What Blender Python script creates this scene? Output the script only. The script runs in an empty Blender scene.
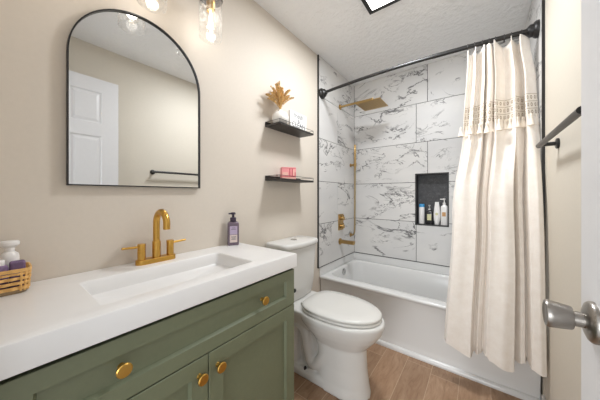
import bpy, bmesh, math, random
from mathutils import Vector, Matrix, noise
random.seed(7)
PI = math.pi
SC = bpy.context.scene
COL = SC.collection

# ---------------------------------------------------------------- camera, world, lights, exposure
CAMX, CAMZ, YAW, FPX, HORIZ = 1.1985, 1.1908, 0.6509, 236.76, 195.18
W, D, H = 1.48, 2.6215, 2.4875            # room width, depth to the back tile face, ceiling height
YT = 1.843                                # front edge of the shower tile
cam = bpy.data.cameras.new('camera')
cam.sensor_width = 36.0
cam.lens = FPX / 600 * 36
cam.shift_y = (HORIZ - 200) / 600
cam.clip_start = 0.02
cam_ob = bpy.data.objects.new('camera', cam)
cam_ob.location = (CAMX, 0, CAMZ)
cam_ob.rotation_euler = (PI / 2, 0, YAW)
COL.objects.link(cam_ob)
SC.camera = cam_ob

world = bpy.data.worlds.new('world')
SC.world = world
world.use_nodes = True
bg = world.node_tree.nodes['Background']
bg.inputs[0].default_value = (0.95, 0.975, 1.0, 1)
bg.inputs[1].default_value = 1.0

SC.view_settings.view_transform = 'Standard'
SC.view_settings.look = 'None'
SC.view_settings.gamma = 1
SC.view_settings.use_curve_mapping = False
SC.view_settings.exposure = 0.16
SC.cycles.max_bounces = 12
SC.cycles.diffuse_bounces = 6
SC.cycles.transparent_max_bounces = 16
SC.cycles.sample_clamp_indirect = 4.0

BULB_W, PANEL_E, HALL_FILL_W = 0.42, 7.0, 52.0


def add_light(name, kind, loc, energy, color, size, rot=(0, 0, 0), size_y=None):
    l = bpy.data.lights.new(name, kind)
    l.energy = energy
    l.color = color
    if kind == 'AREA':
        l.size = size
        if size_y:
            l.shape = 'RECTANGLE'
            l.size_y = size_y
    else:
        l.shadow_soft_size = size
    o = bpy.data.objects.new(name, l)
    o.location = loc
    o.rotation_euler = rot
    COL.objects.link(o)
    return o


# added unseen fill light behind the camera, brightening room and ceiling through the doorway
add_light('added_hall_fill_light', 'AREA', (0.95, -2.6, 1.1), HALL_FILL_W, (0.94, 0.975, 1.0), 1.7, (math.radians(98), 0, 0), 1.7)
# light given off by the square ceiling panel
add_light('ceiling_panel_lamp', 'AREA', (0.74, 1.47, H - 0.026), 18.0, (0.94, 0.97, 1.0), 0.26)


# ---------------------------------------------------------------- materials
def srgb(r, g, b):
    def f(c):
        c /= 255
        return c / 12.92 if c <= 0.04045 else ((c + 0.055) / 1.055) ** 2.4
    return (f(r), f(g), f(b), 1)


def new_mat(name, col=(0.8, 0.8, 0.8, 1), rough=0.5, metal=0.0, **kw):
    m = bpy.data.materials.new(name)
    m.use_nodes = True
    b = m.node_tree.nodes['Principled BSDF']
    b.inputs['Base Color'].default_value = col
    b.inputs['Roughness'].default_value = rough
    b.inputs['Metallic'].default_value = metal
    for k, v in kw.items():
        b.inputs[k].default_value = v
    return m


class G:
    """small helper for node graphs"""
    def __init__(s, m):
        s.m, s.t = m, m.node_tree
        s.b = s.t.nodes['Principled BSDF']

    def n(s, typ, **kw):
        nd = s.t.nodes.new(typ)
        for k, v in kw.items():
            if k.startswith('i_'):
                nd.inputs[int(k[2:]) if k[2:].isdigit() else k[2:]].default_value = v
            else:
                setattr(nd, k, v)
        return nd

    def l(s, a, b):
        s.t.links.new(a, b)

    def noise(s, vec, scale, detail=4, rough=0.55, dist=0.0):
        nd = s.n('ShaderNodeTexNoise')
        nd.inputs['Scale'].default_value = scale
        nd.inputs['Detail'].default_value = detail
        nd.inputs['Roughness'].default_value = rough
        nd.inputs['Distortion'].default_value = dist
        if vec is not None:
            s.l(vec, nd.inputs['Vector'])
        return nd.outputs['Fac']

    def ramp(s, fac, *stops):
        nd = s.n('ShaderNodeValToRGB')
        e = nd.color_ramp.elements
        while len(e) < len(stops):
            e.new(0.5)
        for q, (p, c) in zip(e, stops):
            q.position = p
            q.color = c if len(c) == 4 else (*c, 1)
        s.l(fac, nd.inputs[0])
        return nd.outputs[0]

    def math(s, op, a, b=None, c=None):
        nd = s.n('ShaderNodeMath', operation=op)
        for i, v in enumerate((a, b, c)):
            if v is None:
                continue
            if isinstance(v, (int, float)):
                nd.inputs[i].default_value = v
            else:
                s.l(v, nd.inputs[i])
        return nd.outputs[0]

    def mix(s, fac, a, b, mode='MIX'):
        nd = s.n('ShaderNodeMix', data_type='RGBA', blend_type=mode)
        for i, v in ((0, fac), (6, a), (7, b)):
            if isinstance(v, (int, float)):
                nd.inputs[i].default_value = v
            elif isinstance(v, (tuple, list)):
                nd.inputs[i].default_value = v
            else:
                s.l(v, nd.inputs[i])
        return nd.outputs[2]

    def bump(s, height, strength, dist=0.01):
        nd = s.n('ShaderNodeBump')
        nd.inputs['Strength'].default_value = strength
        nd.inputs['Distance'].default_value = dist
        s.l(height, nd.inputs['Height'])
        s.l(nd.outputs[0], s.b.inputs['Normal'])

    def obj(s):
        return s.n('ShaderNodeTexCoord').outputs['Object']

    def attr(s, name):
        return s.n('ShaderNodeAttribute', attribute_name=name).outputs['Vector']


def speckle_mat(name, c, rough, var=0.06, scale=30, bump=0.0, metal=0.0, **kw):
    m = new_mat(name, c, rough, metal, **kw)
    g = G(m)
    f = g.noise(g.obj(), scale, 3)
    lo = tuple(max(0, x * (1 - var)) for x in c[:3])
    hi = tuple(min(1, x * (1 + var)) for x in c[:3])
    g.l(g.ramp(f, (0.3, lo), (0.7, hi)), g.b.inputs['Base Color'])
    if bump:
        g.bump(f, bump, 0.002)
    return m


M = {}
M['wall'] = speckle_mat('wall paint', srgb(214, 205, 193), 0.62, 0.012, 60, 0.05)
M['wall_r'] = speckle_mat('wall paint cream', srgb(214, 207, 194), 0.6, 0.012, 60, 0.05)
M['white_trim'] = speckle_mat('white trim paint', srgb(228, 227, 226), 0.35, 0.01, 40)
M['door'] = speckle_mat('white door paint', srgb(226, 226, 228), 0.35, 0.01, 40)
M['ceramic'] = new_mat('white ceramic', srgb(216, 215, 212), 0.12)
M['seat_plastic'] = new_mat('white seat plastic', srgb(218, 217, 213), 0.2)
M['acrylic'] = new_mat('white tub acrylic', srgb(221, 221, 220), 0.16)
M['counter'] = speckle_mat('white cultured marble', srgb(228, 227, 226), 0.28, 0.012, 12)
M['green'] = speckle_mat('sage green cabinet paint', srgb(113, 119, 95), 0.42, 0.03, 60)
M['gap'] = new_mat('painted gap shade', srgb(30, 30, 24), 0.8)
M['brass'] = speckle_mat('brushed brass', srgb(208, 164, 84), 0.28, 0.05, 90, 0.0, 1.0)
M['brass_dim'] = speckle_mat('satin brass', srgb(178, 148, 98), 0.3, 0.05, 90, 0.0, 1.0)
M['black'] = speckle_mat('black metal', srgb(30, 29, 29), 0.38, 0.1, 60)
M['blackwood'] = speckle_mat('black stained wood', srgb(40, 37, 35), 0.42, 0.2, 25)
M['nickel'] = speckle_mat('brushed nickel', srgb(158, 153, 147), 0.33, 0.06, 80, 0.0, 1.0)
M['chrome'] = new_mat('chrome', srgb(200, 200, 200), 0.12, 1.0)
M['mirror'] = new_mat('mirror silver', (0.80, 0.81, 0.81, 1), 0.015, 1.0)
M['white_plastic'] = new_mat('white bottle plastic', srgb(232, 230, 228), 0.3)
M['grey_plastic'] = new_mat('light grey plastic', srgb(190, 190, 190), 0.35)
M['blue_plastic'] = new_mat('blue cap plastic', srgb(60, 150, 205), 0.3)
M['dark_plastic'] = new_mat('dark bottle plastic', srgb(36, 34, 36), 0.25)
M['purple_dark'] = new_mat('dark purple plastic', srgb(58, 46, 66), 0.3)
M['purple_soap'] = new_mat('mauve soap bottle', srgb(112, 98, 112), 0.18)
M['lavender'] = new_mat('lavender label', srgb(188, 172, 200), 0.5)
M['cream_label'] = new_mat('cream label', srgb(220, 205, 200), 0.5)
M['purple_cloth'] = speckle_mat('purple sachet', srgb(120, 98, 132), 0.6, 0.2, 60)
M['tan_label'] = new_mat('tan label print', srgb(196, 150, 100), 0.5)
M['yellow_label'] = new_mat('yellow label print', srgb(206, 202, 160), 0.5)
M['text_grey'] = new_mat('grey lettering', srgb(96, 98, 104), 0.6)
M['sign_white'] = speckle_mat('white painted sign', srgb(236, 235, 233), 0.5, 0.02, 40)
M['vase'] = new_mat('white glazed vase', srgb(234, 231, 226), 0.25)
M['dry'] = speckle_mat('golden dried grass', srgb(222, 184, 120), 0.8, 0.3, 90)
M['pink'] = speckle_mat('pink carton', srgb(240, 156, 160), 0.5, 0.04, 40)
M['pink_light'] = new_mat('pale pink carton print', srgb(240, 190, 178), 0.5)
M['pink_dark'] = new_mat('rose carton print', srgb(196, 88, 98), 0.5)
M['wicker'] = speckle_mat('honey rattan', srgb(226, 178, 108), 0.5, 0.15, 70)
M['wicker_base'] = speckle_mat('rattan base', srgb(150, 128, 96), 0.5, 0.15, 70)
M['hose'] = new_mat('brushed hose metal', srgb(176, 156, 116), 0.35, 1.0)
M['rubber'] = new_mat('black rubber', srgb(24, 24, 24), 0.5)
M['grout'] = speckle_mat('dark grout', srgb(70, 70, 71), 0.9, 0.1, 60)


def mk_emit(name, col, strength):
    m = new_mat(name, col, 0.4)
    b = m.node_tree.nodes['Principled BSDF']
    b.inputs['Emission Color'].default_value = col
    b.inputs['Emission Strength'].default_value = strength
    return m


M['filament'] = mk_emit('glowing filament', (1, 0.92, 0.82, 1), 9.0)
M['diffuser'] = mk_emit('lit diffuser', (1, 0.98, 0.95, 1), PANEL_E)


def glass_mat(name, tint, ior=1.45, boost=1.0, rough=0.02, seeds=0.0):
    m = bpy.data.materials.new(name)
    m.use_nodes = True
    t = m.node_tree
    t.nodes.clear()
    out = t.nodes.new('ShaderNodeOutputMaterial')
    mix = t.nodes.new('ShaderNodeMixShader')
    tr = t.nodes.new('ShaderNodeBsdfTransparent')
    gl = t.nodes.new('ShaderNodeBsdfGlossy')
    fr = t.nodes.new('ShaderNodeLayerWeight')
    fr.inputs['Blend'].default_value = 0.5
    pw = t.nodes.new('ShaderNodeMath')
    pw.operation = 'POWER'
    pw.inputs[1].default_value = 3.0
    mu = t.nodes.new('ShaderNodeMath')
    mu.operation = 'MULTIPLY_ADD'
    mu.use_clamp = True
    mu.inputs[1].default_value = boost
    mu.inputs[2].default_value = 0.04
    tr.inputs[0].default_value = tint
    gl.inputs['Roughness'].default_value = rough
    t.links.new(fr.outputs['Facing'], pw.inputs[0])
    t.links.new(pw.outputs[0], mu.inputs[0])
    t.links.new(mu.outputs[0], mix.inputs[0])
    t.links.new(tr.outputs[0], mix.inputs[1])
    t.links.new(gl.outputs[0], mix.inputs[2])
    if seeds:
        df_ = t.nodes.new('ShaderNodeBsdfTranslucent')
        df_.inputs[0].default_value = (1, 1, 1, 1)
        nz = t.nodes.new('ShaderNodeTexNoise')
        nz.inputs['Scale'].default_value = 60
        tcn = t.nodes.new('ShaderNodeTexCoord')
        t.links.new(tcn.outputs['Object'], nz.inputs['Vector'])
        sm = t.nodes.new('ShaderNodeMapRange')
        sm.inputs[1].default_value = 0.35
        sm.inputs[2].default_value = 0.75
        sm.inputs[3].default_value = 0.0
        sm.inputs[4].default_value = seeds
        t.links.new(nz.outputs['Fac'], sm.inputs[0])
        m2_ = t.nodes.new('ShaderNodeMixShader')
        t.links.new(sm.outputs[0], m2_.inputs[0])
        t.links.new(mix.outputs[0], m2_.inputs[1])
        t.links.new(df_.outputs[0], m2_.inputs[2])
        t.links.new(m2_.outputs[0], out.inputs[0])
    else:
        t.links.new(mix.outputs[0], out.inputs[0])
    return m


M['glass'] = glass_mat('clear seeded glass', (0.99, 0.99, 0.985, 1), 1.45, 0.65, 0.05, 0.17)
M['bulb_glass'] = glass_mat('clear bulb glass', (1.0, 0.98, 0.95, 1), 1.4, 0.4)

# ceiling: knock-down texture
m = new_mat('ceiling texture', srgb(238, 238, 238), 0.85)
g = G(m)
f = g.noise(g.obj(), 24, 4, 0.6, 0.2)
hgt = g.ramp(f, (0.38, (0, 0, 0)), (0.66, (1, 1, 1)))
g.bump(hgt, 0.55, 0.008)
M['ceiling'] = m

# floor: wood-look planks running along y
m = new_mat('wood plank floor', (0.3, 0.2, 0.12, 1), 0.42)
g = G(m)
sep = g.n('ShaderNodeSeparateXYZ')
g.l(g.obj(), sep.inputs[0])
PWID = 0.157
px_ = g.math('ADD', g.math('DIVIDE', g.math('SUBTRACT', sep.outputs[0], 0.778), PWID), 20)
pid = g.math('FLOOR', px_)
pfx = g.math('SUBTRACT', px_, pid)
wn = g.n('ShaderNodeTexWhiteNoise', noise_dimensions='1D')
g.l(pid, wn.inputs['W'])
py = g.math('DIVIDE', g.math('ADD', sep.outputs[1], g.math('MULTIPLY', wn.outputs[0], 3.1)), 0.92)
pidy = g.math('FLOOR', py)
pfy = g.math('SUBTRACT', py, pidy)
wn2 = g.n('ShaderNodeTexWhiteNoise', noise_dimensions='2D')
cb = g.n('ShaderNodeCombineXYZ')
g.l(pid, cb.inputs[0]); g.l(pidy, cb.inputs[1])
g.l(cb.outputs[0], wn2.inputs['Vector'])
gv = g.n('ShaderNodeCombineXYZ')
g.l(g.math('MULTIPLY', sep.outputs[0], 9.0), gv.inputs[0])
g.l(g.math('MULTIPLY', sep.outputs[1], 1.6), gv.inputs[1])
g.l(g.math('MULTIPLY', wn2.outputs[0], 30.0), gv.inputs[2])
grain = g.noise(gv.outputs[0], 3.2, 8, 0.66, 1.3)
blot = g.noise(gv.outputs[0], 0.9, 3, 0.5, 0.6)
c1 = g.ramp(grain, (0.28, srgb(122, 96, 74)), (0.46, srgb(160, 130, 104)), (0.62, srgb(178, 150, 124)), (0.78, srgb(198, 174, 150)))
c2 = g.mix(g.math('MULTIPLY', blot, 0.7), c1, srgb(150, 116, 88))
tone = g.ramp(wn2.outputs[0], (0, (0.86, 0.84, 0.82)), (1, (1.08, 1.06, 1.05)))
c3 = g.mix(1.0, c2, tone, 'MULTIPLY')
ex = g.math('LESS_THAN', g.math('MINIMUM', pfx, g.math('SUBTRACT', 1.0, pfx)), 0.012)
ey = g.math('LESS_THAN', g.math('MINIMUM', pfy, g.math('SUBTRACT', 1.0, pfy)), 0.0022)
edge = g.math('MAXIMUM', ex, ey)
g.l(g.mix(edge, c3, srgb(186, 160, 134)), g.b.inputs['Base Color'])
g.bump(g.math('SUBTRACT', g.math('MULTIPLY', grain, 0.3), edge), 0.15, 0.002)
M['floor'] = m

# marble-look tile (uses a per-tile planar coordinate stored on the mesh)
m = new_mat('veined marble tile', srgb(214, 212, 210), 0.42)
g = G(m)
v = g.attr('tile_uv')
mp = g.n('ShaderNodeMapping')
mp.inputs['Rotation'].default_value = (0, 0, math.radians(-38))
mp.inputs['Scale'].default_value = (1.0, 2.1, 1.0)
g.l(v, mp.inputs['Vector'])
vr = mp.outputs[0]


def vein(scale, width, mscale, mlo, mhi, dist, seed):
    off = g.n('ShaderNodeVectorMath', operation='ADD')
    off.inputs[1].default_value = (seed, seed * 1.7, seed * 0.3)
    g.l(vr, off.inputs[0])
    n1 = g.noise(off.outputs[0], scale, 9, 0.62, dist)
    d = g.math('ABSOLUTE', g.math('SUBTRACT', n1, 0.5))
    line = g.ramp(d, (0.0, (1, 1, 1)), (width * 0.35, (0.75, 0.75, 0.75)), (width, (0, 0, 0)))
    mk = g.ramp(g.noise(off.outputs[0], mscale, 3, 0.5), (mlo, (0, 0, 0)), (mhi, (1, 1, 1)))
    return g.mix(1.0, line, mk, 'MULTIPLY')


va = vein(1.25, 0.015, 1.9, 0.50, 0.58, 0.9, 3.0)
vb = vein(3.2, 0.020, 2.6, 0.53, 0.60, 1.4, 11.0)
cloud = g.ramp(g.noise(vr, 1.6, 4, 0.55), (0.35, srgb(206, 205, 204)), (0.7, srgb(218, 216, 213)))
c = g.mix(va, cloud, srgb(72, 71, 73))
c = g.mix(g.math('MULTIPLY', vb, 0.9), c, srgb(88, 87, 89))
g.l(c, g.b.inputs['Base Color'])
M['tile'] = m

# niche lining: dark slate
m = new_mat('dark slate lining', srgb(66, 66, 68), 0.55)
g = G(m)
f = g.noise(g.obj(), 38, 6, 0.7, 1.0)
g.l(g.ramp(f, (0.3, srgb(48, 48, 50)), (0.62, srgb(76, 76, 78)), (0.75, srgb(120, 120, 120))), g.b.inputs['Base Color'])
g.bump(f, 0.3, 0.004)
M['slate'] = m

# curtain linen
m = new_mat('cream linen', srgb(238, 231, 222), 0.85)
g = G(m)
g.b.inputs['Sheen Weight'].default_value = 0.2
f = g.noise(g.obj(), 26, 5, 0.6)
g.l(g.ramp(f, (0.3, srgb(236, 228, 219)), (0.7, srgb(243, 237, 230))), g.b.inputs['Base Color'])
fine = g.noise(g.obj(), 320, 2)
g.bump(g.math('ADD', f, g.math('MULTIPLY', fine, 0.25)), 0.22, 0.006)
m2 = bpy.data.materials
M['linen'] = m

# lace: crochet holes laid out along the band
m = new_mat('ivory lace', srgb(232, 222, 208), 0.85)
g = G(m)
sp = g.n('ShaderNodeSeparateXYZ')
g.l(g.attr('lace_uv'), sp.inputs[0])
fu = g.math('FRACT', sp.outputs[0])
fv = g.math('FRACT', sp.outputs[1])
du = g.math('SUBTRACT', fu, 0.5)
dv = g.math('SUBTRACT', fv, 0.5)
r2 = g.math('ADD', g.math('MULTIPLY', du, du), g.math('MULTIPLY', dv, dv))
hole = g.math('MULTIPLY', g.math('LESS_THAN', r2, 0.075), g.math('GREATER_THAN', r2, 0.012))
hole2 = g.math('LESS_THAN', g.math('MULTIPLY', g.math('ABSOLUTE', du), g.math('ABSOLUTE', dv)), 0.006)
dots = g.math('MAXIMUM', hole, g.math('LESS_THAN', fv, 0.07))
g.l(g.mix(dots, srgb(236, 229, 219), srgb(176, 161, 145)), g.b.inputs['Base Color'])
g.bump(g.math('SUBTRACT', 1.0, dots), 0.6, 0.006)
M['lace'] = m
M['tassel'] = speckle_mat('ivory tassel yarn', srgb(236, 226, 213), 0.9, 0.05, 200, 0.3)


# ---------------------------------------------------------------- mesh helpers
def obj(name, bm, mat, parent=None, smooth=False, bevel=0.0, seg=2, auto=40, sub=0):
    bm.normal_update()
    me = bpy.data.meshes.new(name)
    bm.to_mesh(me)
    bm.free()
    for x in (mat if isinstance(mat, (list, tuple)) else [mat]):
        me.materials.append(M[x] if isinstance(x, str) else x)
    if smooth:
        for p in me.polygons:
            p.use_smooth = True
    o = bpy.data.objects.new(name, me)
    COL.objects.link(o)
    if parent is not None:
        o.parent = parent
    if bevel:
        b = o.modifiers.new('bevel', 'BEVEL')
        b.width = bevel
        b.segments = seg
        b.limit_method = 'ANGLE'
        b.angle_limit = math.radians(35)
    if sub:
        s = o.modifiers.new('sub', 'SUBSURF')
        s.levels = s.render_levels = sub
    if smooth and auto:
        try:
            me.set_sharp_from_angle(angle=math.radians(auto))
        except Exception:
            pass
    return o


def thing(name, label, cat, loc=(0, 0, 0), rz=0.0, group=None):
    o = bpy.data.objects.new(name, None)
    o.empty_display_size = 0.05
    COL.objects.link(o)
    o.location = loc
    o.rotation_euler = (0, 0, rz)
    o['label'] = label
    o['category'] = cat
    if group:
        o['group'] = group
    return o


def tag(o, label, cat, group=None, kind=None):
    o['label'] = label
    o['category'] = cat
    if group:
        o['group'] = group
    if kind:
        o['kind'] = kind
    return o


def struct(name, bm, mat, **kw):
    o = obj(name, bm, mat, **kw)
    o['kind'] = 'structure'
    return o


def bx(bm, x0, x1, y0, y1, z0, z1, mi=0):
    vs = [bm.verts.new(p) for p in ((x0, y0, z0), (x1, y0, z0), (x1, y1, z0), (x0, y1, z0),
                                    (x0, y0, z1), (x1, y0, z1), (x1, y1, z1), (x0, y1, z1))]
    fs = []
    for q in ((0, 3, 2, 1), (4, 5, 6, 7), (0, 1, 5, 4), (1, 2, 6, 5), (2, 3, 7, 6), (3, 0, 4, 7)):
        f = bm.faces.new([vs[i] for i in q])
        f.material_index = mi
        fs.append(f)
    return fs


def box(x0, x1, y0, y1, z0, z1):
    bm = bmesh.new()
    bx(bm, x0, x1, y0, y1, z0, z1)
    return bm


def loft(bm, rings, cap0=True, cap1=True, closed=True):
    vr_ = [[bm.verts.new(p) for p in r] for r in rings]
    n = len(vr_[0])
    for a, b in zip(vr_, vr_[1:]):
        for i in range(n if closed else n - 1):
            j = (i + 1) % n
            bm.faces.new((a[i], a[j], b[j], b[i]))
    if cap0:
        bm.faces.new(vr_[0][::-1])
    if cap1:
        bm.faces.new(vr_[-1])
    return vr_


def lathe(bm, prof, n=24, c=(0, 0, 0), axis='z', cap0=True, cap1=True):
    """prof: list of (radius, height) along the axis"""
    rings = []
    for r, h in prof:
        ring = []
        for i in range(n):
            a = 2 * PI * i / n
            p, q = r * math.cos(a), r * math.sin(a)
            if axis == 'z':
                v_ = (p, q, h)
            elif axis == 'x':
                v_ = (h, p, q)
            else:
                v_ = (q, h, p)
            ring.append((c[0] + v_[0], c[1] + v_[1], c[2] + v_[2]))
        rings.append(ring)
    loft(bm, rings, cap0, cap1)


def tube(bm, pts, r, n=12, caps=True):
    pts = [Vector(p) for p in pts]
    rs = r if isinstance(r, (list, tuple)) else [r] * len(pts)
    rings = []
    up = None
    for i, p in enumerate(pts):
        a = pts[max(0, i - 1)]
        b = pts[min(len(pts) - 1, i + 1)]
        t = (b - a).normalized()
        if up is None:
            up = Vector((0, 0, 1)) if abs(t.z) < 0.9 else Vector((1, 0, 0))
        s_ = t.cross(up).normalized()
        up = s_.cross(t).normalized()
        rings.append([p + rs[i] * (math.cos(2 * PI * k / n) * s_ + math.sin(2 * PI * k / n) * up) for k in range(n)])
    loft(bm, rings, caps, caps)
    return rings


def bez(p0, p1, p2, p3, n=16):
    out = []
    for i in range(n + 1):
        t = i / n
        out.append(tuple((1 - t) ** 3 * a + 3 * t * (1 - t) ** 2 * b + 3 * t * t * (1 - t) * c_ + t ** 3 * d
                         for a, b, c_, d in zip(p0, p1, p2, p3)))
    return out


def rrect(x0, x1, y0, y1, r, z, k=6):
    """rounded rectangle ring, counter-clockwise"""
    pts = []
    for cx_, cy_, a0 in ((x1 - r, y1 - r, 0), (x0 + r, y1 - r, 90), (x0 + r, y0 + r, 180), (x1 - r, y0 + r, 270)):
        for i in range(k + 1):
            a = math.radians(a0 + 90 * i / k)
            pts.append((cx_ + r * math.cos(a), cy_ + r * math.sin(a), z))
    return pts


def egg(xb, xf, hw, z, n=40, sq=2.2, yc=0.0, bulge=0.56):
    """egg outline: back xb, front xf, half width hw; widest nearer the back"""
    xm = xb + (xf - xb) * (1 - bulge)
    pts = []
    for i in range(n):
        a = 2 * PI * i / n
        ca, sa = math.cos(a), math.sin(a)
        if ca >= 0:
            e = 2 / 2.05
            x = xm + (xf - xm) * abs(ca) ** e
        else:
            e = 2 / (sq + 0.6)
            x = xm - (xm - xb) * abs(ca) ** e
        y = hw * math.copysign(abs(sa) ** e, sa)
        pts.append((x, yc + y, z))
    return pts


def text_part(name, body, size, mat, parent, loc, rot, depth=0.0004, align='CENTER'):
    cu = bpy.data.curves.new(name, 'FONT')
    cu.body = body
    cu.size = size
    cu.align_x = align
    cu.align_y = 'CENTER'
    cu.extrude = depth
    to = bpy.data.objects.new(name + '_tmp', cu)
    COL.objects.link(to)
    bpy.context.view_layer.update()
    me = bpy.data.meshes.new_from_object(to.evaluated_get(bpy.context.evaluated_depsgraph_get()))
    bpy.data.objects.remove(to)
    me.materials.clear()
    me.materials.append(M[mat])
    me.name = name
    o = bpy.data.objects.new(name, me)
    COL.objects.link(o)
    o.parent = parent
    o.location = loc
    o.rotation_euler = rot
    return o


# ---------------------------------------------------------------- the setting
NY = -0.03                                  # inner face of the near wall (the doorway wall)
TT = 0.010                                  # tile thickness
struct('floor', box(-0.1, W + 0.1, NY - 0.12, D + 0.15, -0.08, 0), 'floor')
struct('ceiling', box(-0.1, W + 0.1, NY - 0.12, D + 0.15, H, H + 0.08), 'ceiling')
wl = struct('wall_left', box(-0.1, 0.0, NY - 0.12, D + 0.15, 0, H), 'wall')
wr = struct('wall_right', box(W, W + 0.1, NY - 0.12, D + 0.15, 0, H), 'wall_r')
bm = bmesh.new()
DX0, DX1, DZ = 0.53, 1.405, 2.17            # doorway opening
bx(bm, 0, DX0, NY - 0.12, NY, 0, H)
bx(bm, DX1, W, NY - 0.12, NY, 0, H)
bx(bm, DX0, DX1, NY - 0.12, NY, DZ, H)
struct('wall_near', bm, 'wall')
# back wall with a hole for the niche
NX0, NX1, NZ0, NZ1 = 0.672, 0.964, 0.890, 1.408
BY = D + TT
bm = bmesh.new()
for a in ((0, NX0, 0, H), (NX1, W, 0, H), (NX0, NX1, 0, NZ0), (NX0, NX1, NZ1, H)):
    bx(bm, a[0], a[1], BY, D + 0.13, a[2], a[3])
bx(bm, NX0, NX1, D + 0.105, D + 0.13, NZ0, NZ1)
wb = struct('wall_back', bm, 'grout')

ROWS = [0.519, 0.922, 1.3204, 1.7231, 2.1152, H]
GAP = 0.0024


def tiles(rects, plane, hole=None):
    """rects: (a0,a1,z0,z1); plane maps (a, depth, z) to xyz.  One mesh of tiles with planar coordinates."""
    bm = bmesh.new()
    lay = bm.loops.layers.float_vector.new('tile_uv')
    for (a0, a1, z0, z1) in rects:
        so = Vector((random.uniform(-30, 30), random.uniform(-30, 30), random.uniform(0, 9)))
        pieces = [(a0, a1, z0, z1)]
        if hole:
            h0, h1, k0, k1 = hole
            if a0 < h1 and a1 > h0 and z0 < k1 and z1 > k0:
                pieces = [(a0, min(a1, h0), z0, z1), (max(a0, h1), a1, z0, z1),
                          (max(a0, h0), min(a1, h1), z0, min(z1, k0)), (max(a0, h0), min(a1, h1), max(z0, k1), z1)]
                pieces = [p for p in pieces if p[1] - p[0] > 0.004 and p[3] - p[2] > 0.004]
        for (p0, p1, q0, q1) in pieces:
            g0 = GAP if abs(p0 - a0) < 1e-6 else 0
            g1 = GAP if abs(p1 - a1) < 1e-6 else 0
            k0_ = GAP if abs(q0 - z0) < 1e-6 else 0
            k1_ = GAP if abs(q1 - z1) < 1e-6 else 0
            c_ = [(p0 + g0, q0 + k0_), (p1 - g1, q0 + k0_), (p1 - g1, q1 - k1_), (p0 + g0, q1 - k1_)]
            fr = [bm.verts.new(plane(a, 0.0, z)) for a, z in c_]
            bk = [bm.verts.new(plane(a, TT * 0.45, z)) for a, z in c_]
            fs = [bm.faces.new(fr)]
            for i in range(4):
                j = (i + 1) % 4
                fs.append(bm.faces.new((fr[i], bk[i], bk[j], fr[j])))
            for f_ in fs:
                for lp in f_.loops:
                    vv = lp.vert
                    i = (fr.index(vv) if vv in fr else bk.index(vv))
                    lp[lay] = Vector((c_[i][0], c_[i][1], 0)) + so
    bmesh.ops.recalc_face_normals(bm, faces=bm.faces)
    return bm


JA, JB = 0.784, 0.682
brects = []
for k in range(5):
    cuts = [TT, (JB if k in (0, 1, 3) else JA), W - TT]
    if k in (0, 1, 3):
        cuts.insert(2, JB + 0.74)
    for a0, a1 in zip(cuts, cuts[1:]):
        brects.append((a0, a1, ROWS[k], ROWS[k + 1]))
tb = obj('tile_cladding', tiles(brects, lambda a, d, z: (a, D + d, z), (NX0, NX1, NZ0, NZ1)), 'tile', wb)
for side, par, x in (('left', wl, TT), ('right', wr, W - TT)):
    sg = 1 if side == 'left' else -1
    bm = box(min(x - sg * TT, x - sg * TT * 0.5), max(x - sg * TT, x - sg * TT * 0.5), YT, BY, ROWS[0], H)
    obj('grout_bed', bm, 'grout', par)
    rc = []
    for k in range(5):
        cuts = [YT + 0.006, 2.215, D] if k in (1, 3) else [YT + 0.006, D]
        for a0, a1 in zip(cuts, cuts[1:]):
            rc.append((a0, a1, ROWS[k], ROWS[k + 1]))
    obj('tile_cladding', tiles(rc, lambda a, d, z, x=x, sg=sg: (x - sg * d, a, z)), 'tile', par)
    bm = bmesh.new()
    xa, xb_ = (0.0005, 0.0125) if side == 'left' else (W - 0.0125, W - 0.0005)
    bx(bm, xa, xb_, YT - 0.006, YT + 0.005, ROWS[0] - 0.004, H - 0.001)
    obj('tile_edge_trim', bm, 'black', par)
# wall strip between tile and tub rim (white tub surround flange)
bm = bmesh.new()
bx(bm, 0.0, 0.007, 1.872, D + 0.002, 0.43, ROWS[0])
bx(bm, 0.0, W, D + 0.002, BY, 0.43, ROWS[0])
bx(bm, W - 0.007, W, 1.872, D + 0.002, 0.43, ROWS[0])
t1 = struct('trim_1', bm, 'acrylic')
bm = bmesh.new()
bx(bm, 0.0072, TT + 0.0015, YT + 0.005, D + 0.0002, ROWS[0] - 0.004, ROWS[0] + 0.0015)
bx(bm, TT, W - TT, D - 0.0015, D + 0.001, ROWS[0] - 0.004, ROWS[0] + 0.0015)
bx(bm, W - TT - 0.0015, W - 0.0072, YT + 0.005, D + 0.0002, ROWS[0] - 0.004, ROWS[0] + 0.0015)
obj('dark_caulk_line', bm, 'black', t1)
# niche frame and lining
bm = bmesh.new()
fw = 0.012
for a in ((NX0, NX0 + fw, NZ0, NZ1), (NX1 - fw, NX1, NZ0, NZ1), (NX0, NX1, NZ0, NZ0 + fw), (NX0, NX1, NZ1 - fw, NZ1)):
    bx(bm, a[0], a[1], D - 0.004, D + 0.013, a[2], a[3])
obj('niche_frame', bm, 'black', wb, bevel=0.001)
bm = bmesh.new()
e_ = 0.010
bx(bm, NX0 + 0.001, NX0 + e_, D + 0.013, D + 0.098, NZ0, NZ1)
bx(bm, NX1 - e_, NX1 - 0.001, D + 0.013, D + 0.098, NZ0, NZ1)
bx(bm, NX0, NX1, D + 0.013, D + 0.098, NZ0, NZ0 + e_)
bx(bm, NX0, NX1, D + 0.013, D + 0.098, NZ1 - e_, NZ1)
bx(bm, NX0, NX1, D + 0.098, D + 0.105, NZ0, NZ1)
obj('niche_lining', bm, 'slate', wb)
NFLOOR = NZ0 + fw
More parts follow.
